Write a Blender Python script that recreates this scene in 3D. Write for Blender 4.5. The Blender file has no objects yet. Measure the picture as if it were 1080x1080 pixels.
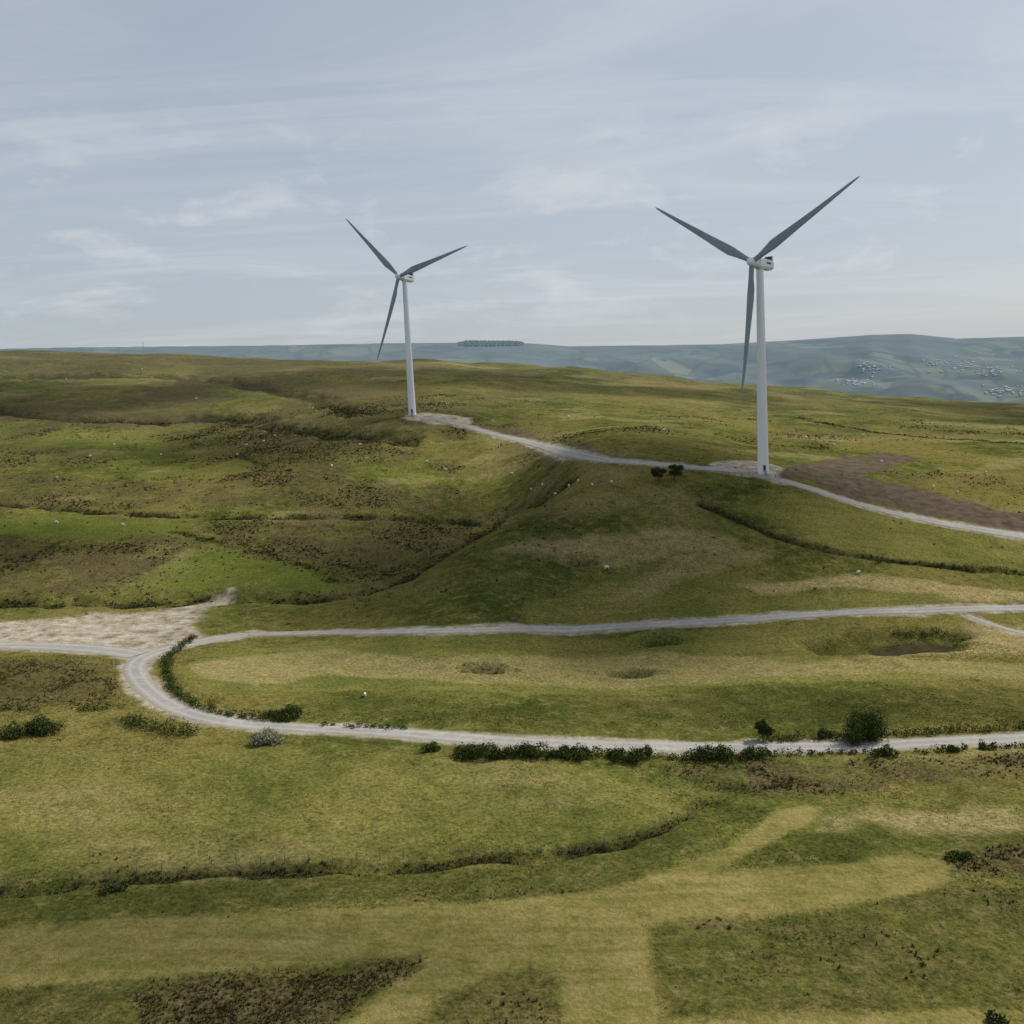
import bpy, bmesh, math, numpy as np
from mathutils import Matrix, Vector
rng=np.random.default_rng(7)
scene=bpy.context.scene
COL=bpy.context.collection
# ------------------------------------------------------------------ image pixels to ground
# positions are image pixel coordinates seen from the camera at (0,0,100); each sight line
# (through one pixel) is intersected with the modelled terrain to get ground coordinates
CAMZ=100.0
R=(Matrix.Rotation(math.radians(90-7.1),3,'X') @ Matrix.Rotation(math.radians(-2.7),3,'Z'))
Rn=np.array(R)
def ray(px,py):
    d=np.array([(px-540)/1080.0, -(py-540)/1080.0, -1.0]); w=Rn@d
    return w/w[1]
C=[]
for px in (-300,0,200,400,600,800,1080,1380):
    C+= [(px,1080,105),(px,900,147),(px,790,191),(px,720,240)]
for px in (-300,0):
    C+= [(px,680,276),(px,640,318),(px,600,362),(px,540,430),(px,480,560),(px,430,720),(px,400,850),(px,372,1100)]
C+= [(200,680,275),(200,640,318),(200,600,362),(200,540,430),(200,480,560),(200,430,720),(200,400,850),(200,375,1130)]
C+= [(400,665,285),(400,630,320),(400,595,380),(400,540,440),(400,500,490),(400,470,530),(435,438,590),(400,405,760),(400,381,1050)]
C+= [(450,608,333),(500,575,348),(560,545,362),(610,520,380),(520,551,430),(450,592,376),(580,523,415)]
C+= [(600,665,287),(600,640,300),(600,600,322),(600,560,350),(640,505,392),(600,483,430),(600,460,510),(600,430,640),(600,400,850),(600,387,1000)]
C+= [(800,650,292),(800,620,308),(800,580,338),(800,540,362),(805,500,390),(800,485,430),(800,465,510),(800,440,650),(800,420,800),(800,407,950)]
for px in (1080,1380):
    C+= [(px,643,300),(px,620,315),(px,600,332),(px,565,355),(px,520,400),(px,490,450),(px,470,520),(px,452,650),(px,437,800)]
P=[]
for px,py,d in C:
    w=ray(px,py); P.append((w[0]*d,d,CAMZ+w[2]*d))
for px,zz in ((-300,110),(0,110),(200,105),(400,95),(600,75),(800,50),(1080,20),(1380,10)):
    w=ray(px,540)
    P.append((w[0]*1500,1500,zz)); P.append((w[0]*2200,2200,zz-90)); P.append((w[0]*3000,3000,min(zz-160,-90)))
for x in (-120,0,120):
    for y in (-60,0,60): P.append((x*(y+90)/150,y,31.0))
P=np.array(P); OY=-80.0
def uv(x,y):
    yy=y-OY
    return np.arctan2(x,yy)*2.2, 0.5*np.log(x*x+yy*yy)
def K(d2): return 0.5*d2*np.log(d2+1e-9)
cu,cv=uv(P[:,0],P[:,1]); n=len(P)
D2=(cu[:,None]-cu)**2+(cv[:,None]-cv)**2
A=np.zeros((n+3,n+3)); A[:n,:n]=K(D2)+np.eye(n)*0.0008
A[:n,n]=1;A[:n,n+1]=cu;A[:n,n+2]=cv;A[n:,:n]=A[:n,n:].T
sol=np.linalg.solve(A,np.concatenate([P[:,2],[0,0,0]]))
def base(x,y):
    u,v=uv(x,y); z=sol[n]+sol[n+1]*u+sol[n+2]*v
    for i in range(n): z=z+sol[i]*K((u-cu[i])**2+(v-cv[i])**2)
    return z
# ------------------------------------------------------------------ noise
TAB=rng.random((256,256))
def vn(x,y):
    xi=np.floor(x).astype(int); yi=np.floor(y).astype(int); fx=x-xi; fy=y-yi
    fx=fx*fx*(3-2*fx); fy=fy*fy*(3-2*fy)
    a=TAB[xi&255,yi&255];b=TAB[(xi+1)&255,yi&255];c=TAB[xi&255,(yi+1)&255];d=TAB[(xi+1)&255,(yi+1)&255]
    return (a*(1-fx)+b*fx)*(1-fy)+(c*(1-fx)+d*fx)*fy
def fbm(x,y,s,o=4,off=0.0):
    z=0;a=1;t=0;x=x/s+off;y=y/s+off*1.7
    for i in range(o):
        z=z+a*vn(x,y);t+=a;a*=.5
        x,y=(x*1.6-y*1.2)+13.7,(x*1.2+y*1.6)+5.1
    return z/t*2-1
def sstep(a,b,x):
    t=np.clip((x-a)/(b-a),0,1); return t*t*(3-2*t)
# ------------------------------------------------------------------ terrain grid
th=np.radians(np.linspace(-50,50,900))
lr=np.concatenate([np.linspace(math.log(15),math.log(150),60,endpoint=False),np.linspace(math.log(150),math.log(1200),1050,endpoint=False),np.linspace(math.log(1200),math.log(15000),300)])
T,L=np.meshgrid(th,lr); X=np.exp(L)*np.sin(T); Y=np.exp(L)*np.cos(T)+OY
nr,nc=X.shape
sky_pts=[(-200,372),(80,366),(200,365),(300,364),(400,362),(490,361),(560,362),(600,365),(700,364),(760,363),(850,358),(920,353),(960,352),(1010,357),(1080,355),(1300,360)]
sa=[];ss=[]
for p in sky_pts:
    w=ray(*p); sa.append(w[0]); ss.append(w[2])
def farz(x,y):
    a=x/np.maximum(y,1); sl=np.interp(a,sa,ss)
    crest=100+sl*7000
    k=np.clip((y-2600)/4400,0,1)**1.35
    z=-190+(crest+190)*k
    env=np.sin(np.pi*np.clip((y-2000)/5000,0,1))
    z=z+(fbm(x,y,1300,4,3.3)*170+fbm(x,y,420,3,7.3)*65)*env
    r2=np.exp(-((y-4300-500*fbm(x,y,1500,2,8))/420)**2)*np.exp(-((a-0.06)/0.16)**2)
    z=z+r2*210
    return z-sstep(7200,12000,y)*500
def broad(x,y):
    return fbm(x,y,70,3,1.0)*1.4*sstep(60,160,y)*(1+2.2*sstep(500,1000,y))+fbm(x,y,14,3,2.0)*.3
Z=np.empty_like(X)
for i in range(0,nr,100):
    xs=X[i:i+100];ys=Y[i:i+100]
    z=base(xs,ys)+broad(xs,ys)
    k=sstep(1500,2900,ys)
    Z[i:i+100]=z*(1-k)+farz(xs,ys)*k if ys.max()>1500 else z
def gidx(x,y):
    t=np.arctan2(x,y-OY); c=np.clip((t-th[0])/(th[1]-th[0]),0,nc-1.001)
    r=np.interp(.5*np.log(x*x+(y-OY)**2),lr,np.arange(nr)); return c,np.clip(r,0,nr-1.001)
def H(x,y):
    x=np.asarray(x,float);y=np.asarray(y,float)
    c,r=gidx(x,y); ci=c.astype(int);ri=r.astype(int);fc=c-ci;fr=r-ri
    return (Z[ri,ci]*(1-fc)+Z[ri,ci+1]*fc)*(1-fr)+(Z[ri+1,ci]*(1-fc)+Z[ri+1,ci+1]*fc)*fr
ds=np.exp(np.arange(math.log(60),math.log(1300),0.002))
dfar=np.exp(np.arange(math.log(2500),math.log(9000),0.004))
def hit(px,py,D=None):
    D=ds if D is None else D
    w=ray(px,py); z=H(w[0]*D,D); rz=CAMZ+w[2]*D
    b=np.where(rz<z)[0]
    if len(b)==0:
        i=int(np.argmin(rz-z)); return (w[0]*D[i],D[i])
    i=b[0]; d=D[i]
    if i>0:
        a0=rz[i-1]-z[i-1]; a1=z[i]-rz[i]; d=D[i-1]+(D[i]-D[i-1])*a0/(a0+a1)
    return (w[0]*d,d)
F=dict(
near_road=[(1130,776),(1080,779),(1000,782),(930,786),(850,788),(760,788),(660,787),(560,784),(480,777),(400,772),(300,767),(240,762),(195,752),(165,736),(147,718),(140,703),(150,692),(175,684),(215,676),(265,669)],
golf_road=[(255,670),(330,667),(450,666),(560,664),(640,661),(700,658),(800,652),(900,646),(1000,643),(1080,641),(1140,639)],
west_road=[(152,692),(110,685),(50,682),(0,681),(-60,681)],
spur=[(1015,646),(1035,655),(1060,663),(1100,672)],
track=[(1140,577),(1080,566),(1000,553),(940,541),(880,524),(845,512),(815,505),(790,499),(760,495),(700,490),(640,486),(600,478),(560,467),(520,458),(490,449),(465,443),(440,440)],
yard=[(0,655),(60,650),(130,645),(190,640),(215,630),(238,618),(240,628),(222,642),(210,660),(225,672),(185,684),(150,700),(125,690),(60,684),(0,684),(-60,684),(-60,660)],
padR=[(750,488),(800,487),(828,494),(820,503),(790,503),(745,497)],
padL=[(425,440),(440,436),(470,437),(500,441),(495,446),(460,447),(430,443)],
soilA=[(810,492),(870,484),(930,478),(965,482),(955,492),(900,500),(850,505),(822,502)],
soilB=[(850,505),(900,500),(960,515),(1020,530),(1080,540),(1130,548),(1130,572),(1080,562),(1000,548),(930,534),(880,518)],
soilC=[(500,448),(560,455),(640,478),(700,486),(640,490),(600,482),(540,466)],
tan1=[(780,618),(850,610),(905,606),(960,612),(1020,618),(1085,626),(1130,632),(1130,640),(1080,636),(1000,630),(930,622),(860,620),(800,626)],
tan2=[(1040,655),(1130,660),(1130,690),(1080,690),(1000,690),(900,700),(960,688),(1030,680)],
tan3=[(205,700),(260,690),(350,683),(420,690),(480,705),(520,722),(430,715),(350,712),(280,722),(230,715)],
tan4=[(430,703),(560,690),(680,688),(790,690),(850,700),(1090,703),(1090,716),(800,716),(600,723),(480,722)],
tan5=[(520,578),(600,564),(700,560),(765,568),(760,585),(700,592),(600,592)],
tan6=[(690,600),(760,575),(800,580),(780,600),(720,622),(640,632)],
fw=[(560,640),(640,610),(760,600),(860,625),(1000,632),(1080,640),(900,643),(700,655),(560,660)],
fw2=[(190,705),(240,685),(330,676),(600,672),(840,664),(900,664),(850,684),(900,700),(1090,700),(1090,718),(800,722),(560,732),(440,726),(300,730),(220,730)],
fw3=[(830,520),(900,530),(1000,556),(1090,572),(1090,592),(960,588),(860,570),(800,545),(770,530)],
dk1=[(310,735),(560,740),(800,730),(1090,726),(1090,768),(900,765),(700,770),(480,765),(320,755)],
F1=[(-80,980),(150,968),(400,957),(600,942),(800,916),(950,904),(985,906),(1003,914),(1003,926),(980,938),(930,950),(800,965),(680,975),(500,990),(430,1008),(300,1018),(150,1030),(-80,1050)],
F2=[(440,1000),(600,970),(675,970),(690,1040),(700,1100),(600,1100),(595,1030),(560,1017),(520,1025),(470,1050),(420,1100),(330,1100),(400,1055),(450,1020)],
F3=[(670,930),(760,895),(820,855),(850,848),(866,850),(860,865),(800,895),(740,925),(690,945)],
F4=[(700,1078),(1020,1066),(1040,1085),(700,1098)],
D1=[(682,978),(800,967),(930,952),(1005,935),(1090,940),(1090,1062),(1000,1064),(705,1074)],
D2=[(-60,1052),(150,1034),(300,1020),(440,1010),(400,1050),(340,1100),(-60,1100)],
D3=[(-60,945),(130,932),(400,917),(640,900),(740,852),(810,850),(740,890),(660,930),(400,950),(150,962),(-60,974)],
D4=[(865,872),(1090,880),(1090,905),(1010,905),(950,900),(800,912),(740,930)],
L1=[(-40,792),(200,790),(420,790),(600,806),(700,830),(740,845),(690,870),(600,890),(300,905),(60,925),(-40,930)],
H1=[(130,1045),(200,1028),(300,1022),(400,1014),(445,1010),(440,1030),(380,1060),(330,1090),(140,1090)],
H2=[(440,1080),(480,1050),(540,1022),(590,1025),(600,1090)],
H3=[(700,806),(800,800),(900,802),(1000,798),(1100,792),(1100,822),(980,826),(900,832),(800,846),(760,838),(730,825)],
H4=[(860,872),(960,852),(1080,848),(1100,875),(1000,880)],
H5=[(980,905),(1040,898),(1100,900),(1100,920),(1010,918)],
R1=[(-60,565),(80,570),(180,568),(200,580),(150,600),(60,625),(-60,625)],
R2=[(200,550),(340,548),(440,555),(480,570),(420,600),(340,615),(300,590),(220,575)],
R3=[(-60,500),(200,505),(300,500),(420,510),(520,520),(480,545),(300,540),(150,535),(-60,530)],
R4=[(-40,692),(110,700),(130,740),(60,748),(-40,742)],
U1=[(-60,425),(100,432),(240,436),(330,452),(420,464),(340,462),(200,448),(60,446),(-60,440)],
U2=[(300,398),(420,402),(480,414),(420,424),(330,420),(250,408)],
U3=[(-60,372),(200,374),(420,384),(560,392),(420,396),(250,390),(-60,392)],
G1=[(-60,545),(190,550),(190,566),(-60,563)],
G2=[(200,582),(330,594),(380,615),(300,622),(110,622),(160,600)],
G3=[(-60,450),(150,455),(300,470),(420,480),(520,500),(420,506),(200,498),(-60,492)],
hollow1=[(845,678),(900,668),(980,664),(1025,668),(1010,682),(940,690),(870,688)],
pond=[(915,676),(965,669),(1010,672),(990,684),(935,687)],
bunk=[(697,676),(505,706),(665,711),(613,592)],
ditch=[(-40,945),(60,934),(130,928),(250,917),(400,913),(560,905),(630,897),(690,878),(740,848)],
hedge_inner=[(212,668),(195,680),(177,697),(178,715),(190,735),(215,748),(260,757),(310,762)],
hedge_left=[(130,762),(165,772),(205,777)],
line_mound=[(735,530),(770,545),(800,558),(830,570),(880,583),(950,593),(1020,600),(1100,606)],
line_left=[(-40,528),(80,538),(150,543),(250,545),(350,545),(450,547),(500,552)],
line2=[(-40,634),(100,634),(250,630),(380,624),(430,608),(480,578),(520,552),(560,530),(600,508)],
line4=[(-40,426),(60,440),(150,443),(230,440),(340,455),(430,465)],
line5=[(180,560),(260,580),(330,600),(350,612)],
line6=[(-40,398),(120,396),(250,404),(330,420),(380,436)],
line7=[(840,440),(900,452),(980,462),(1100,470)],
trees=[(695,508),(711,507),(805,781),(910,781),(870,778),(20,776),(45,774)],
bush=[(500,797),(528,797),(560,797),(590,799),(618,799),(660,801),(680,799),(735,800),(760,800),(795,798),(290,756),(310,758),(930,797),(1000,792),(1040,790),(455,792),(1060,1078)],
stone=[(290,783),(1010,905),(120,940)],
turb=[(805,500),(435,438)],
sheep=[(207,421),(290,460),(600,512),(610,508),(625,512),(645,509),(560,517),(120,470),(95,482),(330,430),(250,480),(1010,520),(985,515),(880,470),(910,460),(700,455),(540,500),(380,470),(60,505),(905,605),(385,735),(640,600),(150,390),(70,400),(520,445),(600,440),(572,512),(586,519),(260,470),(278,466),(170,480),(350,492),(450,488),(470,496),(850,462),(930,488),(1040,500),(130,555),(60,552)],
fence=[(690,496),(740,499),(790,501),(830,507)],
)
def dens(v,k=4):
    q=[]
    for a,b in zip(v[:-1],v[1:]):
        q+=[(a[0]+(b[0]-a[0])*i/k,a[1]+(b[1]-a[1])*i/k) for i in range(k)]
    return q+[v[-1]]
for k in ('golf_road','west_road','track','near_road','ditch','line_mound','line_left'): F[k]=dens(F[k],3)
G={k:np.array([hit(*p) for p in v]) for k,v in F.items()}
# ------------------------------------------------------------------ masks
def spline(pts,step=1.0,win=15):
    p=np.vstack([2*pts[0]-pts[1],pts,2*pts[-1]-pts[-2]]); out=[]
    for i in range(1,len(p)-2):
        a,b,c,d=p[i-1],p[i],p[i+1],p[i+2]
        m=max(2,int(np.linalg.norm(c-b)/step)); t=np.linspace(0,1,m,endpoint=False)[:,None]
        out.append(.5*((2*b)+(c-a)*t+(2*a-5*b+4*c-d)*t**2+(-a+3*b-3*c+d)*t**3))
    out.append(p[-2][None]); q=np.vstack(out); win=min(win,2*(len(q)//4)+1); k=np.ones(win)/win
    return np.column_stack([np.convolve(np.pad(q[:,j],win//2,mode='edge'),k,'valid') for j in (0,1)])
def seg_d(x,y,pts,closed=False):
    d=np.full(x.shape,1e9); m=len(pts)
    for i in range(m if closed else m-1):
        a=pts[i];b=pts[(i+1)%m];e=b-a;l=(e*e).sum()+1e-9
        t=np.clip(((x-a[0])*e[0]+(y-a[1])*e[1])/l,0,1)
        d=np.minimum(d,(x-a[0]-t*e[0])**2+(y-a[1]-t*e[1])**2)
    return np.sqrt(d)
def pmask(pts,soft=2.0,warp=0.0,ws=12.0):
    mg=soft*2+warp*1.5+2
    s=(X>pts[:,0].min()-mg)&(X<pts[:,0].max()+mg)&(Y>pts[:,1].min()-mg)&(Y<pts[:,1].max()+mg)
    out=np.zeros(X.shape); x=X[s];y=Y[s]
    if warp:
        xx=x+fbm(x,y,ws,4,5.5)*warp; yy=y+fbm(x,y,ws,4,9.5)*warp; x,y=xx,yy
    ins=np.zeros(x.shape,bool); m=len(pts)
    for i in range(m):
        a=pts[i];b=pts[(i+1)%m]; c=((a[1]>y)!=(b[1]>y))
        ins^= c&(x<(b[0]-a[0])*(y-a[1])/(b[1]-a[1]+1e-12)+a[0])
    d=seg_d(x,y,pts,True); d=np.where(ins,d,-d)
    out[s]=sstep(-soft,soft,d); return out
def lmask(pts,w,soft,warp=0.0):
    mg=w+soft+warp*1.5
    q=spline(pts,2,7)[::4]; q=np.vstack([q,pts[-1]])
    s=(X>pts[:,0].min()-mg)&(X<pts[:,0].max()+mg)&(Y>pts[:,1].min()-mg)&(Y<pts[:,1].max()+mg)
    out=np.zeros(X.shape);x=X[s];y=Y[s]
    if warp:
        xx=x+fbm(x,y,8,3,5.5)*warp; yy=y+fbm(x,y,8,3,9.5)*warp; x,y=xx,yy
    out[s]=1-sstep(w,w+soft,seg_d(x,y,q)); return out
mx=lambda *a: np.maximum.reduce(a)
roads={'near_road':3.0,'golf_road':2.3,'west_road':4.0,'spur':1.5,'track':2.9}
roadm=mx(*[lmask(G[k],w+.6,3.0) for k,w in roads.items()])
verge=mx(*[lmask(G[k],w+.1,1.8,1.6) for k,w in roads.items()])
mown=mx(*[pmask(G[k],.9,1.2,10) for k in('F1','F2','F3','F4')])
midtan=mx(pmask(G['tan3'],1.5,4,20),pmask(G['tan4'],2,5,25)*.8,pmask(G['tan5'],3,8,25),pmask(G['tan6'],3,8,25)*.8)
fair=mx(pmask(G['fw'],1.5,3,20),pmask(G['fw2'],1.2,3,20),pmask(G['fw3'],3,5,20)*.8,pmask(G['L1'],3,6,25)*.55)
tan=mx(pmask(G['tan1'],1.5,3),pmask(G['tan2'],3,5),midtan*.75,pmask(G['H4'],3,8)*.8)
near=(1-sstep(190,230,Y))
scrub=near*sstep(.25,.48,fbm(X*.8,Y*1.5,24,5,61.))*(1-mown)
H1m=pmask(G['H1'],1.5,4,10)
hp_=sstep(-.45,.15,fbm(X,Y,9,4,73.))   # broken-up patchiness
heather=mx(H1m*(.4+.6*hp_),pmask(G['H2'],2,4,10)*.5,pmask(G['H3'],2,6,12)*(.4+.6*hp_),pmask(G['H5'],1.5,4,8),pmask(G['R1'],5,14,25)*(.3+.7*hp_),pmask(G['R2'],5,16,25)*(.3+.7*hp_),pmask(G['R3'],6,20,40)*.8*(.3+.7*hp_),pmask(G['R4'],3,7)*.65,pmask(G['U1'],9,20,40),pmask(G['U2'],12,25,50)*.85,pmask(G['U3'],15,30,60)*.55,scrub*.35)
bright=mx(pmask(G['G1'],3,6,25),pmask(G['G2'],3,10,25),pmask(G['G3'],20,40,60)*.5)*.8
soil=mx(pmask(G['soilA'],2,6),pmask(G['soilB'],2,5),pmask(G['soilC'],3,6)*.7,pmask(G['pond'],2,3)*.3)
gravel=mx(pmask(G['yard'],2.5,6,14)*.9,pmask(G['padR'],1,1.5),pmask(G['padL'],2,3),verge*.75)
lines=mx(lmask(G['ditch'],.4,2.2,2.5),lmask(G['line_mound'],.7,2,1),lmask(G['line_left'],1.2,3,3),lmask(G['line2'],1.8,4,4)*.9,lmask(G['line4'],3,8,8)*.8,lmask(G['line5'],.8,2.5,3)*.8,lmask(G['line6'],3,8,8)*.7,lmask(G['line7'],1.2,4,3)*.7)
lines=lines*sstep(-.55,.05,fbm(X,Y,11,3,77.))
pondm=pmask(G['pond'],1.5,2); hollow=pmask(G['hollow1'],3,2)
lines=mx(lines,pondm)
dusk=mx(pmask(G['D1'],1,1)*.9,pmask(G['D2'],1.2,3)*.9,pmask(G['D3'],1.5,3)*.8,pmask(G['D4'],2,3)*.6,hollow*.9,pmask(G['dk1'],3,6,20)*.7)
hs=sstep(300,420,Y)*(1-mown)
pn=fbm(X,Y,60,4,11.); pn2=fbm(X,Y,16,4,12.); pn3=fbm(X*.6,Y,130,4,15.)*sstep(450,650,Y)
left=sstep(30,-60,X)
heather=mx(heather,hs*sstep(.02,.30,pn+.5*pn2+.35*pn3)*(.35+.5*left)*(1-bright)*(1-.8*fair))
tan=mx(tan,hs*sstep(.12,.45,fbm(X,Y*1.6,45,4,21.)+.3*pn2)*.5,near*sstep(.2,.5,fbm(X*.7,Y*1.4,30,4,66.))*.35*(1-mown))
heather=heather*(1-gravel)*(1-soil)*(1-mown)
rough=np.clip(heather+lines,0,1)
Z=Z-fbm(X,Y,14,3,2.0)*.3*roadm*.9
Z=Z-hollow*2.6-pondm*.8
for b in G['bunk']:
    d=np.sqrt(((X-b[0])/6.5)**2+((Y-b[1])/4)**2); d=d*(1+.25*fbm(X,Y,5,2,88.)); Z=Z-1.9*(1-sstep(.5,1.1,d))+.7*np.exp(-((d-1.35)/.3)**2)*(Y>b[1])
    lines=np.maximum(lines,(1-sstep(.4,1.1,d))*.6)
Z=Z-lmask(G['ditch'],.4,2.2,2.5)*1.1-lmask(G['line2'],1,8,4)*2.0*(1-roadm)-lmask(G['line4'],2,14,8)*3.5-lmask(G['line6'],2,14,8)*3.0
Z=Z-lmask(G['line_mound'],.4,2.0,.6)*.8-lmask(G['line_left'],.6,4,2)*1.0
fade=(1-sstep(500,900,Y))
Z=Z+rough*(fbm(X,Y,2.6,3,31.)*.45)*fade*(1-roadm)*(1-pondm)+(1-mown)*(1-roadm)*(fbm(X,Y,3.0,2,33.)*.16+fbm(X,Y,8,3,34.)*.38)*fade
haze_tint=np.clip((1-np.exp(-np.maximum(Y-500,0)/5000.)),0,.74)  # aerial haze painted into the ground colour, growing with distance
def mesh_np(name,V,Fc,smooth=False):
    V=np.asarray(V,np.float32).reshape(-1,3); Fc=np.asarray(Fc,np.int32); k=Fc.shape[1]
    me=bpy.data.meshes.new(name); me.vertices.add(len(V)); me.vertices.foreach_set('co',V.ravel())
    me.loops.add(Fc.size); me.loops.foreach_set('vertex_index',Fc.ravel())
    me.polygons.add(len(Fc)); me.polygons.foreach_set('loop_start',np.arange(0,Fc.size,k,dtype=np.int32)); me.polygons.foreach_set('loop_total',np.full(len(Fc),k,np.int32))
    if smooth: me.polygons.foreach_set('use_smooth',np.ones(len(Fc),bool))
    me.update(calc_edges=True); return me
def obj(name,me,mat=None,parent=None,loc=(0,0,0)):
    o=bpy.data.objects.new(name,me); COL.objects.link(o); o.location=loc
    if mat and me is not None and not me.materials: me.materials.append(mat)
    if parent: o.parent=parent
    return o
def grid_faces(a,b):
    i=np.arange(a*b).reshape(a,b)
    return np.stack([i[:-1,:-1],i[:-1,1:],i[1:,1:],i[1:,:-1]],-1).reshape(-1,4)
terr=mesh_np('ground_terrain',np.stack([X,Y,Z],-1),grid_faces(nr,nc),True)
def addcol(me,name,chs):
    at=me.color_attributes.new(name,'FLOAT_COLOR','POINT')
    at.data.foreach_set('color',np.stack([c.ravel() for c in chs],-1).astype(np.float32).ravel())
addcol(terr,'m1',[mown,tan,heather,lines]); addcol(terr,'m2',[soil,gravel,bright,haze_tint]); addcol(terr,'m3',[fair,dusk,haze_tint,haze_tint])
# ------------------------------------------------------------------ material helpers
class M:
    def __init__(s,name,diffuse=False):
        s.m=bpy.data.materials.new(name); s.m.use_nodes=True; s.t=s.m.node_tree; s.b=s.t.nodes['Principled BSDF']; s.ci='Base Color'
        if diffuse:
            s.t.nodes.remove(s.b); s.b=s.t.nodes.new('ShaderNodeBsdfDiffuse'); s.ci='Color'; s.t.links.new(s.b.outputs[0],s.t.nodes['Material Output'].inputs[0])
        else:
            s.b.inputs['Roughness'].default_value=.9; s.b.inputs['Specular IOR Level'].default_value=.12
        s.pos=s.t.nodes.new('ShaderNodeNewGeometry').outputs['Position']
    def set(s,i,v):
        if isinstance(v,bpy.types.NodeSocket): s.t.links.new(v,i)
        elif isinstance(v,(tuple,list)): i.default_value=(*v,1) if len(v)==3 and len(i.default_value)==4 else v
        else: i.default_value=v
    def noise(s,scale,detail=4,rough=.55,vec=None,dist=0):
        q=s.t.nodes.new('ShaderNodeTexNoise'); q.inputs['Scale'].default_value=scale; q.inputs['Detail'].default_value=detail; q.inputs['Roughness'].default_value=rough; q.inputs['Distortion'].default_value=dist
        s.t.links.new(vec or s.pos,q.inputs['Vector']); return q.outputs['Fac']
    def mr(s,v,a,b,c=0.,d=1.):
        q=s.t.nodes.new('ShaderNodeMapRange'); s.set(q.inputs[0],v)
        for i,k in enumerate((a,b,c,d)): q.inputs[i+1].default_value=k
        return q.outputs[0]
    def math(s,op,a,b=0.):
        q=s.t.nodes.new('ShaderNodeMath'); q.operation=op; s.set(q.inputs[0],a); s.set(q.inputs[1],b); return q.outputs[0]
    def mix(s,f,a,b,mode='MIX'):
        q=s.t.nodes.new('ShaderNodeMix'); q.data_type='RGBA'; q.blend_type=mode
        s.set(q.inputs[0],f); s.set(q.inputs[6],a); s.set(q.inputs[7],b); return q.outputs[2]
    def scale(s,c,f):
        q=s.t.nodes.new('ShaderNodeVectorMath'); q.operation='SCALE'; s.set(q.inputs[0],c); s.set(q.inputs['Scale'],f); return q.outputs[0]
    def attr(s,n):
        q=s.t.nodes.new('ShaderNodeAttribute'); q.attribute_name=n; p=s.t.nodes.new('ShaderNodeSeparateColor'); s.t.links.new(q.outputs['Color'],p.inputs[0])
        return p.outputs[0],p.outputs[1],p.outputs[2],q.outputs['Alpha']
    def mapv(s,sc,rot=0):
        q=s.t.nodes.new('ShaderNodeMapping'); q.inputs['Scale'].default_value=sc; q.inputs['Rotation'].default_value=(0,0,rot); s.t.links.new(s.pos,q.inputs[0]); return q.outputs[0]
    def bump(s,h,st,dist):
        q=s.t.nodes.new('ShaderNodeBump'); q.inputs['Strength'].default_value=st; q.inputs['Distance'].default_value=dist; s.t.links.new(h,q.inputs['Height']); s.t.links.new(q.outputs[0],s.b.inputs['Normal'])
    def out(s,c): s.set(s.b.inputs[s.ci],c); return s.m
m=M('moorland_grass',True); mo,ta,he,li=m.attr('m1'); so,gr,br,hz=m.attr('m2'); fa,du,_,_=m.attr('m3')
n80=m.noise(.012,3); n20=m.noise(.05,4,.6); n4=m.noise(.28,5,.70); n1=m.noise(1.3,4,.78)
stk=m.noise(1,3,.6,m.mapv((.035,.38,.1),-.12))
c=m.mix(m.mr(n20,.38,.62),(.052,.064,.015),(.110,.118,.029))
c=m.mix(m.mr(n80,.45,.60),c,(.144,.128,.038))
c=m.mix(m.mr(n4,.52,.66,0,.75),c,(.185,.152,.060))
c=m.mix(m.mr(n4,.47,.30,0,.8),c,(.030,.040,.011))
c=m.mix(m.math('MULTIPLY',br,m.mr(n20,.3,.6,.5,.95)),c,(.110,.138,.026))
c=m.mix(m.math('MULTIPLY',fa,m.mr(n4,.3,.6,.6,.95)),c,m.mix(m.mr(n20,.4,.6),(.118,.128,.032),(.178,.160,.050)))
c=m.mix(m.math('MULTIPLY',fa,m.mr(stk,.48,.35,0,.4)),c,(.078,.086,.022))
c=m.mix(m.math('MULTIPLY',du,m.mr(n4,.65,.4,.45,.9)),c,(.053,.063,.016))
mowc=m.mix(m.mr(n20,.4,.6),(.160,.146,.043),(.210,.178,.062))
mowc=m.mix(m.mr(n4,.45,.65,0,.6),mowc,(.250,.207,.088))
mowc=m.mix(m.mr(stk,.50,.36,0,.55),mowc,(.112,.112,.031))
mowc=m.mix(m.mr(n4,.42,.30,0,.6),mowc,(.100,.105,.030))
c=m.mix(m.math('MULTIPLY',mo,m.mr(n4,.3,.5,.75,.97)),c,mowc)
c=m.mix(m.math('MULTIPLY',ta,m.mr(n4,.35,.6,.5,1.)),c,(.275,.222,.105))
hc=m.mix(m.mr(n1,.35,.65),(.022,.023,.010),(.098,.072,.040))
hc=m.mix(m.mr(n4,.42,.6,0,.8),hc,(.108,.088,.041))
c=m.mix(m.math('MULTIPLY',he,m.mr(n4,.35,.6,.5,1.)),c,hc)
c=m.mix(m.math('MULTIPLY',li,.9),c,(.022,.025,.010))
c=m.scale(c,m.mix(mo,m.mr(n1,.30,.70,.40,1.60),m.mr(n1,.30,.70,.68,1.32)))
sc=m.mix(m.mr(n4,.35,.7),(.072,.055,.040),(.145,.115,.083))
c=m.mix(m.math('MULTIPLY',so,m.mr(n1,.2,.5,.7,1)),c,sc)
gc=m.mix(m.mr(n4,.35,.65),(.20,.165,.105),(.46,.42,.36)); gc=m.scale(gc,m.mr(n1,.3,.7,.8,1.2))
c=m.mix(m.math('MULTIPLY',gr,m.mr(n4,.3,.45,.7,1)),c,gc)
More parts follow.
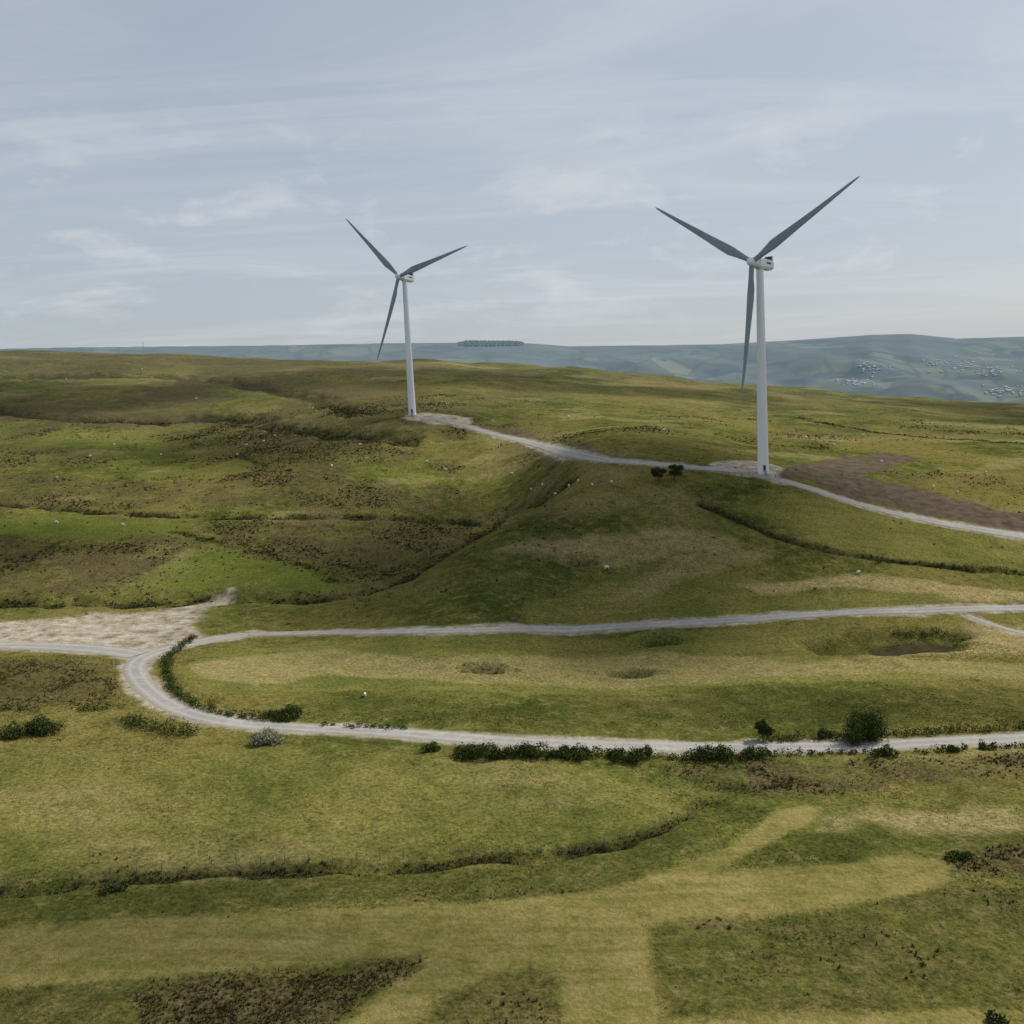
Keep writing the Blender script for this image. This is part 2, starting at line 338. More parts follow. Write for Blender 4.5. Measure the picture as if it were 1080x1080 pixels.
c=m.mix(hz,c,(.165,.205,.235))  # blue-grey haze mixed into the surface colour
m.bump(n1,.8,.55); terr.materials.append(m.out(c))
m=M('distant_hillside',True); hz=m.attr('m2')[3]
fv=m.mapv((1,.55,0),.4)
vo=m.t.nodes.new('ShaderNodeTexVoronoi'); vo.feature='DISTANCE_TO_EDGE'; vo.inputs['Scale'].default_value=.0052; m.t.links.new(fv,vo.inputs['Vector'])
vc=m.t.nodes.new('ShaderNodeTexVoronoi'); vc.inputs['Scale'].default_value=.0052; m.t.links.new(fv,vc.inputs['Vector'])
sepc=m.t.nodes.new('ShaderNodeSeparateColor'); m.t.links.new(vc.outputs['Color'],sepc.inputs[0])
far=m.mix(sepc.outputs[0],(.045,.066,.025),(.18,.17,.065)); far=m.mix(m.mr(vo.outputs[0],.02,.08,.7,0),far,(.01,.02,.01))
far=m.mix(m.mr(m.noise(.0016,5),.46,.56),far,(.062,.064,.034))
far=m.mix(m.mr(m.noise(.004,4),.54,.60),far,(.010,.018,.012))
terr.materials.append(m.out(m.mix(hz,far,(.150,.200,.245))))  # hill colour painted towards blue-grey to imitate aerial haze
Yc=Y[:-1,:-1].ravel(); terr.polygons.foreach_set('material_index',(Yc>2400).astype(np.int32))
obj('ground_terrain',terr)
# ------------------------------------------------------------------ roads
m=M('gravel_tarmac')
uvn=m.t.nodes.new('ShaderNodeUVMap'); sx=m.t.nodes.new('ShaderNodeSeparateXYZ'); m.t.links.new(uvn.outputs[0],sx.inputs[0])
u=m.math('ABSOLUTE',sx.outputs[0])
tr=m.math('ABSOLUTE',m.math('SUBTRACT',u,.45))
c=m.mix(m.mr(m.noise(.6,5,.65),.35,.65),(.235,.228,.215),(.33,.32,.30))
c=m.mix(m.mr(m.noise(.08,3,.5),.4,.6,0,.5),c,(.20,.195,.185))
c=m.mix(m.mr(tr,.0,.25,.5,.0),c,(.37,.36,.335))
c=m.mix(m.mr(m.math('ADD',u,m.math('MULTIPLY',m.noise(1.2,4,.7),.5)),1.0,1.25),c,(.24,.20,.13))
c=m.scale(c,m.mr(m.noise(5,3,.7),.3,.7,.85,1.15))
road_mat=m.out(c)
def ribbon(name,pts,w,mat,lift=.10,nx=7):
    q=spline(pts,1.0); t=np.gradient(q,axis=0); t/=np.linalg.norm(t,axis=1)[:,None]+1e-9
    nrm=np.column_stack([-t[:,1],t[:,0]]); u=np.linspace(-1,1,nx)
    ww=w*(1+.12*fbm(q[:,0],q[:,1],7,3,3))
    x=q[:,0,None]+nrm[:,0,None]*u*ww[:,None]; y=q[:,1,None]+nrm[:,1,None]*u*ww[:,None]
    z=H(x,y)+lift-.12*(np.abs(u)>.99)
    me=mesh_np(name,np.stack([x,y,z],-1),grid_faces(len(q),nx),True)
    uvl=me.uv_layers.new(name='UVMap'); vi=np.empty(len(me.loops),np.int32); me.loops.foreach_get('vertex_index',vi)
    uvs=np.column_stack([np.tile(u,len(q)),np.repeat(np.arange(len(q)),nx)*.1])[vi]; uvl.data.foreach_set('uv',uvs.astype(np.float32).ravel())
    return obj(name,me,mat)
ribbon('access_road',G['near_road'],2.8,road_mat,.12)
ribbon('access_road',G['golf_road'],2.1,road_mat,.15)
ribbon('access_road',G['west_road'],4.0,road_mat,.14)
ribbon('gravel_path',G['spur'],1.3,road_mat,.13)
ribbon('turbine_track',G['track'],2.6,road_mat,.16)
# ------------------------------------------------------------------ foliage
def leaf_quads(pts,size):
    k=len(pts); a=rng.normal(size=(k,3)); a/=np.linalg.norm(a,axis=1)[:,None]; b=np.cross(a,rng.normal(size=(k,3))); b/=np.linalg.norm(b,axis=1)[:,None]
    s=size*rng.uniform(.6,1.4,k)[:,None]
    return np.stack([pts-a*s,pts-b*s*.6,pts+a*s,pts+b*s*.6],1)
def clump_pts(c,r,k):
    d=rng.normal(size=(k,3)); d/=np.linalg.norm(d,axis=1)[:,None]
    rr=rng.uniform(.3,1,k)**.55*rng.uniform(.85,1.2,k)
    nn=1+.3*np.sin(d[:,0]*5+c[0])*np.cos(d[:,1]*6+c[1])
    return c+d*rr[:,None]*nn[:,None]*r
def foliage_mat(name,c1,c2,c3):
    m=M(name,True); rnd=m.t.nodes.new('ShaderNodeNewGeometry').outputs['Random Per Island']
    c=m.mix(rnd,c1,c2); c=m.mix(m.mr(m.noise(.9,2),.4,.7,0,.7),c,c3)
    return m.out(c)
bush_mat=foliage_mat('shrub_leaves',(.022,.035,.010),(.080,.098,.028),(.050,.068,.018))
tree_mat=foliage_mat('tree_leaves',(.018,.030,.009),(.060,.080,.022),(.040,.058,.016))
grey_mat=foliage_mat('blossom_shrub',(.14,.15,.09),(.38,.37,.30),(.08,.10,.05))
m=M('bark'); bark=m.out(m.mix(m.noise(3),(.05,.04,.03),(.12,.1,.08)))
def make_leaves(name,cl,size,mat,parent=None):
    V=np.concatenate([leaf_quads(clump_pts(np.array(c),np.array(r),k),size) for c,r,k in cl]).reshape(-1,3)
    me=mesh_np(name,V,np.arange(len(V)).reshape(-1,4)); return obj(name,me,mat,parent)
def add_limb(V,Fc,a,b,r0,r1,k=6):
    a=np.array(a,float);b=np.array(b,float);d=b-a;d/=np.linalg.norm(d);u=np.cross(d,(0.3,.9,.1));u/=np.linalg.norm(u);v=np.cross(d,u); s=len(V)
    for p,r in((a,r0),((a+b)/2+u*r0*.3,(r0+r1)/2),(b,r1)):
        for i in range(k):
            t=2*math.pi*i/k; V.append(tuple(p+(u*math.cos(t)+v*math.sin(t))*r))
    for j in range(2):
        for i in range(k): Fc.append((s+j*k+i,s+j*k+(i+1)%k,s+(j+1)*k+(i+1)%k,s+(j+1)*k+i))
def shrub(name,x,y,w,h,mat=bush_mat,k=6):
    z=float(H(x,y)); e=bpy.data.objects.new(name,None); COL.objects.link(e); e.location=(x,y,z); cl=[]
    k=max(4,int(k*w/4))
    for i in range(k):
        rx=w*rng.uniform(.14,.34); rh=h*rng.uniform(.22,.55)
        cx=rng.uniform(-1,1)*w*.45;cy=rng.uniform(-1,1)*w*.3; cl.append(((cx,cy,rh*.75+h*rng.uniform(0,.15)),(rx,rx,rh),int(110+rx*rx*120)))
    make_leaves('leaves',cl,.16,mat,e); V=[];Fc=[]
    for i in range(6):
        a=i*1.05; add_limb(V,Fc,(0.1*math.cos(a),.1*math.sin(a),-.2),(w*.25*math.cos(a),w*.25*math.sin(a),h*.6),.07,.02)
    obj('stems',mesh_np('stems',V,Fc),bark,e); return e
def tree(name,x,y,h,w,lean=0):
    z=float(H(x,y)); e=bpy.data.objects.new(name,None); COL.objects.link(e); e.location=(x,y,z); V=[];Fc=[]
    top=(lean,0,h*.75); add_limb(V,Fc,(0,0,-.3),(lean*.4,0,h*.42),h*.035,h*.024,8); add_limb(V,Fc,(lean*.4,0,h*.42),top,h*.024,h*.008); cl=[]
    for i in range(15):
        a=i*2.4+rng.uniform(-.3,.3); t=rng.uniform(.1,1); rr=w*.5*rng.uniform(.45,1.0)*(1-.4*abs(t-.4))
        p=(math.cos(a)*rr*.8+lean,math.sin(a)*rr*.8,h*(.25+.60*t)); add_limb(V,Fc,(lean*.4,0,h*(.15+.25*t)),p,h*.014,h*.004)
        r=w*rng.uniform(.11,.20); cl.append((p,(r,r,r*.75),int(120+r*r*120)))
    cl.append(((lean,0,h*.80),(w*.17,w*.17,h*.14),220)); cl.append(((lean,0,h*.48),(w*.25,w*.25,h*.18),260))
    make_leaves('leaves',cl,.16,tree_mat,e); obj('trunk',mesh_np('trunk',V,Fc,True),bark,e); return e
t=G['trees']
tree('hawthorn_tree',*t[0],6.4,6.6,-.4); tree('hawthorn_tree',*t[1],6.8,7.4,.3)
tree('small_tree',*t[2],4.8,4.2); shrub('hawthorn_shrub',*t[3],8.5,6.8,k=7); shrub('hawthorn_shrub',*t[4],3.4,2.4)
shrub('hawthorn_shrub',*t[5],6,3.0,k=6); shrub('hawthorn_shrub',*t[6],6,3.6,k=7)
for i,(x,y) in enumerate(G['bush']):
    w=[6.5,4.5,5.5,4,6,6,4,5,5.5,5,4,6,4,3,3,3.5,3][i]; shrub('roadside_shrub',x,y,w,w*.42+.4)
x,y=G['stone'][0]; shrub('blossom_shrub',x,y,7.0,2.4,grey_mat)
x,y=G['stone'][1]; shrub('hawthorn_shrub',x,y,3.4,1.2); x,y=G['stone'][2]; shrub('hawthorn_shrub',x,y,2.8,1.0)
def hedge(name,pts,w,h,gap=.25,mat=bush_mat,k=60,seed=0):
    q=spline(pts,1.0,9); cl=[]; nn=fbm(q[:,0],q[:,1],9,3,40+seed)
    for (x,y),g in zip(q,nn):
        if g< -1+2*gap: continue
        x+=rng.normal()*.45;y+=rng.normal()*.45; r=w*.5*rng.uniform(.5,1.4)*(1+.6*g); hh=h*.5*rng.uniform(.5,1.4)*(1+.8*g)
        cl.append(((x,y,float(H(x,y))+hh*.7),(r,r,hh),k))
    if cl: make_leaves(name,cl,.16,mat)
def hp(l): return np.array([hit(*p) for p in l])
hedge('roadside_hedge',G['hedge_inner'],2.8,2.0,.25,k=100)
hedge('roadside_hedge',G['hedge_left'],4.0,2.8,.1,k=150)
hedge('roadside_hedge',hp([(480,796),(560,799),(640,801),(720,801),(800,799)]),2.4,1.5,.38,k=80,seed=3)
hedge('roadside_hedge',hp([(800,797),(900,795),(1000,792),(1100,788)]),1.8,1.1,.45,k=60,seed=9)
hedge('roadside_hedge',hp([(800,782),(870,780),(950,776),(1020,772),(1100,769)]),2.8,1.7,.36,k=90,seed=5)
hedge('roadside_hedge',hp([(-30,781),(10,779),(60,768)]),3.4,1.8,.15,k=110,seed=6)
hedge('roadside_hedge',hp([(310,764),(400,768),(480,771)]),1.5,1.0,.45,k=60,seed=7)
hedge('roadside_hedge',hp([(-20,748),(50,750),(120,748)]),3,1.5,.38,k=80,seed=12)
hedge('field_hedge',hp([(920,594),(980,598),(1040,601),(1100,603)]),2.2,1.5,.3,k=50,seed=8)
hedge('field_hedge',hp([(940,672),(990,668),(1025,674)]),2.6,1.5,.25,k=60,seed=14)
# tufts
def samp(A_,x,y):
    c,r=gidx(x,y); return A_[np.round(r).astype(int),np.round(c).astype(int)]
def tufts(name,x,y,hh,ww,mat,k=7):
    n_=len(x); z=H(x,y); ang=rng.uniform(0,2*np.pi,(n_,k)); sp=rng.uniform(.1,1,(n_,k))*ww[:,None]*.5
    bx=x[:,None]+np.cos(ang)*sp*.45; by=y[:,None]+np.sin(ang)*sp*.45
    tx=x[:,None]+np.cos(ang)*sp*1.2; ty=y[:,None]+np.sin(ang)*sp*1.2; tz=z[:,None]+hh[:,None]*rng.uniform(.6,1.1,(n_,k))*(1-.35*sp/(ww[:,None]*.5))
    hw=ww[:,None]*.16; pa=ang+np.pi/2+rng.normal(size=(n_,k))*.5
    dx=np.cos(pa)*hw; dy=np.sin(pa)*hw; zb=np.repeat((z-.05)[:,None],k,1)
    V=np.stack([np.stack([bx-dx,by-dy,zb],-1),np.stack([bx+dx,by+dy,zb],-1),np.stack([tx,ty,tz],-1)],2).reshape(-1,3)
    return obj(name,mesh_np(name,V,np.arange(len(V)).reshape(-1,3)),mat)
def scatter(n_,y0,y1,prob):
    y=np.sqrt(rng.uniform(y0*y0,y1*y1,n_)); x=rng.uniform(-.62,.62,n_)*(y+10)
    keep=rng.random(n_)<prob(x,y); return x[keep],y[keep]
block=np.clip(roadm*2+gravel*1.6+soil*.6+pondm,0,1)
rush=foliage_mat('rushes',(.036,.040,.014),(.150,.118,.058),(.080,.074,.030))
rushd=foliage_mat('dark_rushes',(.020,.026,.010),(.078,.068,.030),(.044,.048,.019))
tuft=foliage_mat('coarse_grass',(.058,.070,.018),(.170,.148,.052),(.094,.098,.027))
pt=lambda x,y,s=9,o=50.: sstep(-.15,.35,fbm(x,y,s,4,o))
x,y=scatter(170000,95,300,lambda x,y: np.clip(samp(heather,x,y)**1.5*pt(x,y,6)*.8+samp(lines,x,y)*.9,0,1)*(1-samp(block,x,y)))
tufts('rush_tussocks',x,y,rng.uniform(.2,.65,len(x)),rng.uniform(.4,1.1,len(x)),rush)
x,y=scatter(200000,95,150,lambda x,y: samp(H1m,x,y)*.35*(.25+.75*pt(x,y,4,51.)))
tufts('heather_clumps',x,y,rng.uniform(.12,.45,len(x)),rng.uniform(.3,.8,len(x)),rush)
x,y=scatter(190000,300,680,lambda x,y: np.clip(samp(heather,x,y)*.7*pt(x,y,22,52.)+samp(lines,x,y)*.8+.05*pt(x,y,30,59.)*sstep(30,-60,x)*sstep(.1,.4,fbm(x,y,12,3,54.))*4+.004,0,1)*(1-samp(block,x,y)))
tufts('rush_tussocks',x,y,rng.uniform(.25,.9,len(x)),rng.uniform(.5,1.9,len(x)),rushd)
x,y=scatter(240000,95,270,lambda x,y: (.05+.6*sstep(.05,.45,fbm(x,y,12,4,55.)))*(1-samp(mown,x,y))*(1-.8*samp(fair,x,y))*(1-samp(block,x,y)))
tufts('grass_tufts',x,y,rng.uniform(.08,.26,len(x)),rng.uniform(.25,.6,len(x)),tuft,5)
# ------------------------------------------------------------------ turbines
m=M('tower_paint'); m.b.inputs['Roughness'].default_value=.45; m.b.inputs['Specular IOR Level'].default_value=.4
white=m.out(m.mix(m.mr(m.noise(.15,4,.6,m.mapv((1,1,.15))),.35,.7),(.76,.78,.80),(.64,.67,.70)))
m=M('blade_gelcoat'); m.b.inputs['Roughness'].default_value=.4; blade_m=m.out(m.mix(m.noise(.3),(.25,.30,.33),(.19,.24,.27)))
m=M('dark_metal'); dark=m.out((.05,.055,.06))
m=M('concrete'); conc=m.out(m.mix(m.noise(2),(.3,.29,.27),(.42,.4,.37)))
def revolve(prof,k=40):
    V=[(r*math.cos(2*math.pi*i/k),r*math.sin(2*math.pi*i/k),z) for r,z in prof for i in range(k)]
    Fc=[(j*k+i,j*k+(i+1)%k,(j+1)*k+(i+1)%k,(j+1)*k+i) for j in range(len(prof)-1) for i in range(k)]
    return V,Fc
def box(name,sx,sy,sz,loc,mat,par,bev=.05):
    bm=bmesh.new(); bmesh.ops.create_cube(bm,size=1); bmesh.ops.scale(bm,vec=(sx,sy,sz),verts=bm.verts)
    if bev: bmesh.ops.bevel(bm,geom=bm.edges[:],offset=bev,segments=3,affect='EDGES')
    me=bpy.data.meshes.new(name); bm.to_mesh(me); bm.free(); return obj(name,me,mat,par,loc)
def blade_mesh():
    st=[(0,.95,.95,0,0),(2,.95,.95,0,0),(5,1.25,.7,14,.15),(9,1.75,.38,13,.4),(13,1.65,.31,10,.4),(20,1.32,.24,7,.35),(28,1.02,.18,4,.25),(36,.74,.14,2,.2),(43,.50,.1,0,.12),(46,.32,.06,-1,.05),(47.2,.16,.03,-1,0),(47.6,.04,.01,-1,0)]
    V=[];k=18
    for r,c,t,tw,off in st:
        tw=math.radians(tw)
        for i in range(k):
            a=2*math.pi*i/k; cx=math.cos(a); ty=math.sin(a)
            if r>4: ty*=(.55+.45*cx)
            px=c*cx-off; py=t*ty
            V.append((px*math.cos(tw)-py*math.sin(tw),px*math.sin(tw)+py*math.cos(tw)-(.0008*r*r),r+1.2))
    Fc=[(j*k+i,j*k+(i+1)%k,(j+1)*k+(i+1)%k,(j+1)*k+i) for j in range(len(st)-1) for i in range(k)]
    return mesh_np('blade',V,Fc,True)
bl=blade_mesh()
def turbine(x,y,yaw,phase,hub=80.0):
    z=float(H(x,y)); e=bpy.data.objects.new('wind_turbine',None); COL.objects.link(e); e.location=(x,y,z)
    rb,rt=2.15,1.32; rad=lambda zz: rb-(rb-rt)*zz/(hub-2.2)
    prof=[(rb,-2)]+[(rad(zz),zz) for zz in np.linspace(0,hub-2.2,14)]
    V,Fc=revolve(prof); obj('tower',mesh_np('tower',V,Fc,True),white,e)
    for i,zz in enumerate((22,48)):
        V,Fc=revolve([(rad(zz)+.005,zz-.09),(rad(zz)+.035,zz-.09),(rad(zz)+.035,zz+.09),(rad(zz)+.005,zz+.09)]); obj('flange_%d'%(i+1),mesh_np('flange',V,Fc),white,e)
    V,Fc=revolve([(4.2,-2),(4.2,.25),(4.0,.35),(2.1,.35)],40); obj('foundation',mesh_np('foundation',V,Fc),conc,e)
    box('door',.95,.12,2.1,(0,-2.16,2.6),dark,e,.02); box('door_platform',1.6,1.4,.12,(0,-2.9,1.5),conc,e,.02)
    for i in range(5): box('step_%d'%i,1.2,.28,.08,(0,-3.75-.28*i,1.3-.22*i),dark,e,0)
    hd=bpy.data.objects.new('nacelle_assembly',None); COL.objects.link(hd); hd.parent=e; hd.location=(0,0,hub)
    hd.rotation_euler=(math.radians(-4),0,-math.radians(yaw))
    box('nacelle',3.7,10.8,3.6,(0,2.2,0.1),white,hd,.55)
    box('cooler_top',3.3,.9,1.9,(0,6.6,2.6),white,hd,.12); box('cooler_core',2.9,1.0,1.2,(0,6.6,2.65),dark,hd,.03)
    box('roof_hatch',1.6,2.2,.3,(0,2.5,1.95),white,hd,.06); box('yaw_bearing',2.7,2.7,.7,(0,0,-1.9),white,hd,.3)
    box('side_marking',.04,3.2,.6,(1.865,3.4,.4),dark,hd,0); box('tail_vent',2.2,.06,1.2,(0,7.62,0),dark,hd,0)
    V,Fc=revolve([(0.02,2.6),(.7,2.45),(1.3,2.0),(1.6,1.2),(1.75,.2),(1.75,-1.4),(1.6,-2.2)],28)
    sp=obj('hub_spinner',mesh_np('hub_spinner',V,Fc,True),white,hd,(0,-5.3,0)); sp.rotation_euler=(math.radians(90),0,0)
    for i in range(3):
        b=obj('blade_%d'%(i+1),bl,blade_m,hd,(0,-5.6,0)); b.rotation_mode='QUATERNION'
        b.rotation_quaternion=(Matrix.Rotation(math.radians(90-phase-120*i),4,'Y')@Matrix.Rotation(math.radians(2),4,'X')).to_quaternion()
    return e
turbine(*G['turb'][0],44,28.5,79); turbine(*G['turb'][1],29,13.5,77.5)
# ------------------------------------------------------------------ sheep
m=M('fleece'); fleece=m.out((.68,.65,.58))
def sheep_mesh():
    sk=[(0,0,.62,.27),(.35,0,.64,.25),(-.35,0,.64,.27),(.55,0,.78,.15),(.72,0,.74,.09),(.85,0,.66,.06),(.36,.14,.42,.08),(.37,.14,.2,.045),(.37,.14,0,.04),(.36,-.14,.42,.08),(.37,-.14,.2,.045),(.37,-.14,0,.04),(-.38,.14,.42,.1),(-.45,.14,.2,.05),(-.4,.14,0,.04),(-.38,-.14,.42,.1),(-.45,-.14,.2,.05),(-.4,-.14,0,.04),(-.6,0,.6,.06)]
    ed=[(0,1),(0,2),(1,3),(3,4),(4,5),(1,6),(6,7),(7,8),(1,9),(9,10),(10,11),(2,12),(12,13),(13,14),(2,15),(15,16),(16,17),(2,18)]
    me=bpy.data.meshes.new('sheep_skel'); me.from_pydata([s[:3] for s in sk],ed,[]); o=bpy.data.objects.new('tmp',me); COL.objects.link(o)
    o.modifiers.new('s','SKIN')
    for i,s in enumerate(sk): me.skin_vertices[0].data[i].radius=(s[3],s[3])
    me.skin_vertices[0].data[0].use_root=True
    o.modifiers.new('u','SUBSURF').levels=1
    dg=bpy.context.evaluated_depsgraph_get(); r=bpy.data.meshes.new_from_object(o.evaluated_get(dg)); bpy.data.objects.remove(o); r.name='sheep'; return r
sm=sheep_mesh(); sm.materials.clear(); sm.materials.append(fleece)
for x,y in G['sheep']:
    o=obj('sheep',sm,None,None,(x,y,float(H(x,y))-.02)); o.rotation_euler=(0,0,rng.uniform(0,6.28)); s=rng.uniform(1.1,1.35); o.scale=(s,s,s)
# ------------------------------------------------------------------ fences
m=M('weathered_timber'); timber=m.out(m.mix(m.noise(4),(.14,.12,.09),(.24,.21,.17)))
def fence(name,pts,gap=3.0,rails=False,h=1.2):
    q=spline(pts,.5); s=np.concatenate([[0],np.cumsum(np.linalg.norm(np.diff(q,axis=0),axis=1))]); tt=np.arange(0,s[-1],gap)
    px=np.interp(tt,s,q[:,0]);py=np.interp(tt,s,q[:,1]);pz=H(px,py);V=[];Fc=[]
    for a,b,c_ in zip(px,py,pz): add_limb(V,Fc,(a,b,c_-.3),(a,b,c_+h),.08,.07,4)
    for i in range(len(px)-1):
        for zz in ((.45,.8,1.1) if rails else (.5,1.05)):
            add_limb(V,Fc,(px[i],py[i],pz[i]+zz),(px[i+1],py[i+1],pz[i+1]+zz),.05 if rails else .012,.05 if rails else .012,4)
    return obj(name,mesh_np(name,V,Fc),timber)
fence('wooden_fence',G['fence'],2.5,True)
fence('wire_fence',G['line_mound']+np.array([0,1.5])); fence('wire_fence',G['line_left'],4); fence('wire_fence',G['ditch']+np.array([0,2.0]),3.5)
# ------------------------------------------------------------------ far things
m=M('distant_trees',True); dtm=m.out((.095,.135,.165))  # distance haze is painted into this blue-grey tree colour
V=[];Fc=[]
def cone(V,Fc,x,y,z,r,h):
    s=len(V)
    for i in range(5): V.append((x+r*math.cos(i*1.257),y+r*math.sin(i*1.257),z))
    V.append((x,y,z+h))
    for i in range(5): Fc.append((s+i,s+(i+1)%5,s+5))
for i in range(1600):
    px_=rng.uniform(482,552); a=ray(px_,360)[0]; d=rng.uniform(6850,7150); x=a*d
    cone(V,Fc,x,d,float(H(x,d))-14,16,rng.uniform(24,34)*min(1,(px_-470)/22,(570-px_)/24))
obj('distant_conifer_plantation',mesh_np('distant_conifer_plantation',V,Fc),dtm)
V=[];Fc=[]
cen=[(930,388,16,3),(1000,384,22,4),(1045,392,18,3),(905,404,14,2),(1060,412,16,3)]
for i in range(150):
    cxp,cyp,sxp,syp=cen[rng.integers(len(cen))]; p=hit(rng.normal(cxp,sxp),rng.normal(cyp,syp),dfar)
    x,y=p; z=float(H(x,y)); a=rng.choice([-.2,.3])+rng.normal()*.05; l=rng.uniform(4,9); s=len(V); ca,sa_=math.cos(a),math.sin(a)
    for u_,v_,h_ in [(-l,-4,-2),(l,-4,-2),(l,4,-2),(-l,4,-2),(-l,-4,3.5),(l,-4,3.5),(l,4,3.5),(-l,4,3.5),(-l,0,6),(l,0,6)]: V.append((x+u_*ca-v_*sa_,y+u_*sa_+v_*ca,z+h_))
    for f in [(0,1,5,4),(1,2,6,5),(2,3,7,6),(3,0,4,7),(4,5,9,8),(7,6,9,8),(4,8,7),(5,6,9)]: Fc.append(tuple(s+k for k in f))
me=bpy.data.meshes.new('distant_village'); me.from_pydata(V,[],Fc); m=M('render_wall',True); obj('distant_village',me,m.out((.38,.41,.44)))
x,y=hit(152,376); z=float(H(x,y)); V=[];Fc=[]; hm=14
for sx_,sy_ in((1,1),(1,-1),(-1,1),(-1,-1)): add_limb(V,Fc,(x+sx_*1.2,y+sy_*1.2,z-1),(x+sx_*.2,y+sy_*.2,z+hm),.07,.05,4)
for i in range(7):
    t0=i/7;t1=(i+1)/7;r0=1.2-t0;r1=1.2-t1
    add_limb(V,Fc,(x-r0,y-r0,z+hm*t0),(x+r1,y-r1,z+hm*t1),.04,.04,4); add_limb(V,Fc,(x+r0,y-r0,z+hm*t0),(x-r1,y-r1,z+hm*t1),.04,.04,4)
m=M('galvanised_steel'); obj('lattice_mast',mesh_np('lattice_mast',V,Fc),m.out((.3,.33,.36)))
# ------------------------------------------------------------------ light, added shade sheet, sky
SAZ,SEL=62,44
s=bpy.data.lights.new('sun','SUN');s.energy=5.0;s.angle=math.radians(.53);s.color=(1,.94,.83);so=bpy.data.objects.new('sun',s);COL.objects.link(so)
sd=Vector((math.sin(math.radians(SAZ))*math.cos(math.radians(SEL)),math.cos(math.radians(SAZ))*math.cos(math.radians(SEL)),math.sin(math.radians(SEL))))
so.rotation_euler=sd.to_track_quat('Z','Y').to_euler(); so.location=(0,0,300)
# sheet added above the frame to throw soft shade on chosen ground
CH=1000.0
gx,gy=np.meshgrid(np.linspace(-1300,2900,220),np.linspace(-700,2100,160)); gz=CH+fbm(gx,gy,260,3,70.)*30
wx=gx+fbm(gx,gy,120,3,80.)*50; wy=gy+fbm(gx,gy,120,3,84.)*50
den=.7*sstep(.12,.4,fbm(gx,gy*1.5,330,3,91.))*(((gy-CH*sd.y/sd.z)>650)|((gy-CH*sd.y/sd.z)<60))
for cx,cy,rx,ry,a in [(25,352,120,92,.96),(-230,400,110,32,.7),(-90,120,95,16,.65),(-130,560,150,40,.75),(-120,225,50,14,.5),(100,215,80,12,.4),(0,800,300,60,.6),(-350,760,160,70,.8)]:  # dense patches positioned to darken chosen spots and cover the turbine shadow
    zg=float(H(cx,cy)); ox=cx+sd.x/sd.z*(CH-zg); oy=cy+sd.y/sd.z*(CH-zg)
    d=np.sqrt(((wx-ox)/rx)**2+((wy-oy)/ry)**2); den=np.maximum(den,a*(1-sstep(.55,1.30,d)))
me=mesh_np('shade_cloud_sheet',np.stack([gx,gy,gz],-1),grid_faces(*gx.shape),True); addcol(me,'cover',[den,den,den,den])
m=M('shade_cloud',True); tn=m.t.nodes.new('ShaderNodeBsdfTransparent'); mxn=m.t.nodes.new('ShaderNodeMixShader'); m.b.inputs[0].default_value=(.85,.85,.87,1)
m.t.links.new(m.attr('cover')[0],mxn.inputs[0]); m.t.links.new(tn.outputs[0],mxn.inputs[1]); m.t.links.new(m.b.outputs[0],mxn.inputs[2])
m.t.links.new(mxn.outputs[0],m.t.nodes['Material Output'].inputs[0]); obj('shade_cloud_sheet',me,m.m)
wd=bpy.data.worlds.new('World');scene.world=wd;wd.use_nodes=True;nt=wd.node_tree;bg=nt.nodes['Background'];bg.inputs[1].default_value=.1
st=nt.nodes.new('ShaderNodeTexSky');st.sky_type='NISHITA';st.sun_disc=False;st.sun_elevation=math.radians(SEL);st.sun_rotation=math.radians(SAZ);st.air_density=1.0;st.dust_density=1.5
tc=nt.nodes.new('ShaderNodeTexCoord'); sp=nt.nodes.new('ShaderNodeSeparateXYZ'); nt.links.new(tc.outputs['Generated'],sp.inputs[0])
def wm(op,a,b):
    q=nt.nodes.new('ShaderNodeMath');q.operation=op
    for i,v in enumerate((a,b)):
        if isinstance(v,(int,float)): q.inputs[i].default_value=v
        else: nt.links.new(v,q.inputs[i])
    return q.outputs[0]
zz=wm('ADD',wm('MAXIMUM',sp.outputs[2],0),.10)
cb=nt.nodes.new('ShaderNodeCombineXYZ'); nt.links.new(wm('DIVIDE',sp.outputs[0],zz),cb.inputs[0]); nt.links.new(wm('DIVIDE',sp.outputs[1],zz),cb.inputs[1])
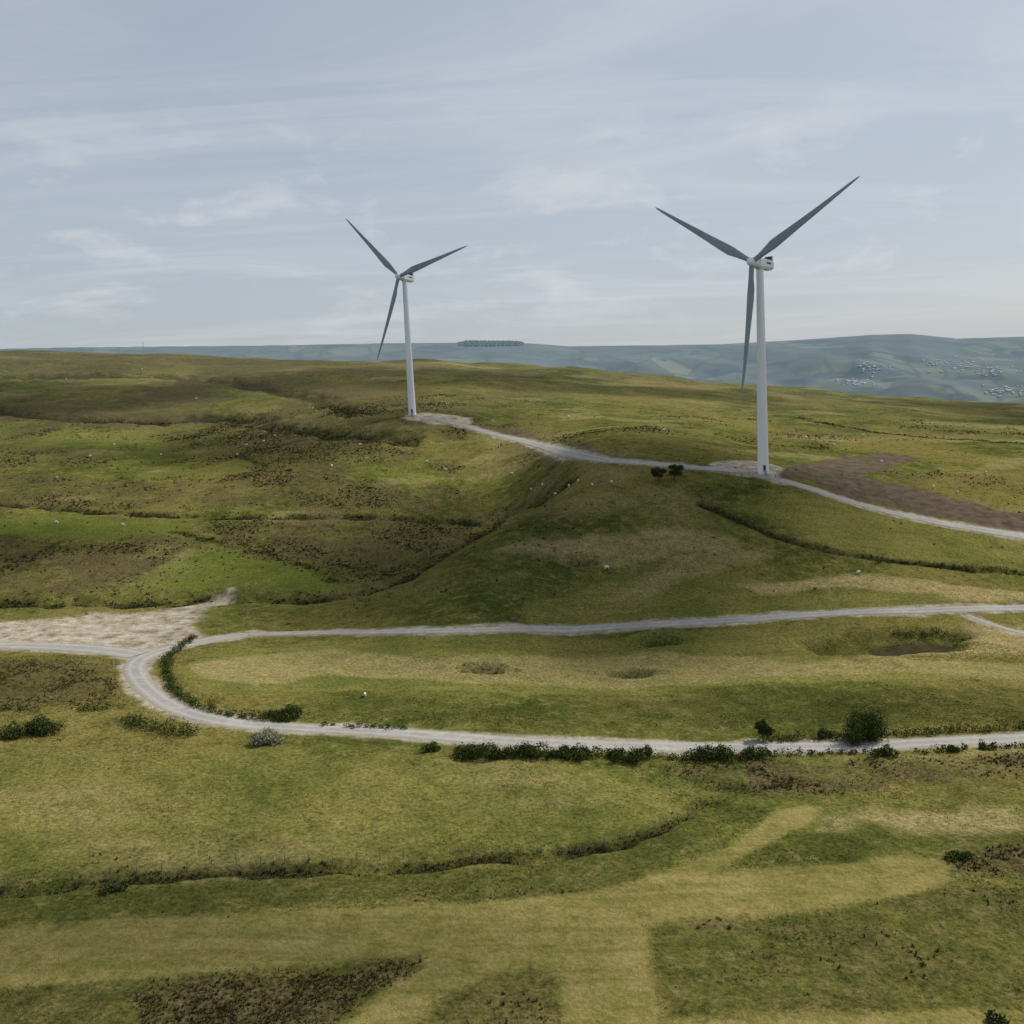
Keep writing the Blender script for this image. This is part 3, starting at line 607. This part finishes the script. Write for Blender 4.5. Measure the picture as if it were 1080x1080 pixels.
def wn(sc,det,rg,scale,rot=0,dist=0,vec=None):
    mp=nt.nodes.new('ShaderNodeMapping'); mp.inputs['Scale'].default_value=scale; mp.inputs['Rotation'].default_value=(0,0,rot); nt.links.new(vec or cb.outputs[0],mp.inputs[0])
    q=nt.nodes.new('ShaderNodeTexNoise');q.inputs['Scale'].default_value=sc;q.inputs['Detail'].default_value=det;q.inputs['Roughness'].default_value=rg;q.inputs['Distortion'].default_value=dist;nt.links.new(mp.outputs[0],q.inputs[0]);return q.outputs[0]
def wr(v,a,b,c,d):
    q=nt.nodes.new('ShaderNodeMapRange');nt.links.new(v,q.inputs[0])
    for i,k in enumerate((a,b,c,d)): q.inputs[i+1].default_value=k
    return q.outputs[0]
def wmix(f,a,b):
    q=nt.nodes.new('ShaderNodeMix');q.data_type='RGBA'
    for i,v in ((0,f),(6,a),(7,b)):
        if isinstance(v,(int,float)): q.inputs[i].default_value=v
        elif isinstance(v,tuple): q.inputs[i].default_value=(*v,1)
        else: nt.links.new(v,q.inputs[i])
    return q.outputs[2]
veil=wr(wn(.35,5,.55,(1,1,1),.3,.5),.3,.7,.55,.86)
c=wmix(veil,st.outputs[0],(5.0,5.45,6.15))
cir=wr(wn(.9,6,.6,(.5,1.4,1),.5,1.0),.46,.74,0,.6)
c=wmix(cir,c,(6.5,6.75,7.1))
puff=wr(wn(9,5,.6,(1,1,2.6),0,.3,tc.outputs['Generated']),.53,.71,0,.6)
band=wm('MULTIPLY',wr(sp.outputs[2],.03,.09,0,1),wr(sp.outputs[2],.16,.28,1,0))
c=wmix(wm('MULTIPLY',puff,band),c,(7.1,7.15,7.25))
nt.links.new(c,bg.inputs[0])
cam=bpy.data.cameras.new('camera');co=bpy.data.objects.new('camera',cam);COL.objects.link(co)
cam.lens=36;cam.sensor_width=36;cam.clip_end=60000;cam.clip_start=.5
co.matrix_world=Matrix.Translation((0,0,CAMZ))@R.to_4x4();scene.camera=co
scene.view_settings.view_transform='Standard'; scene.view_settings.look='None'; scene.view_settings.exposure=0
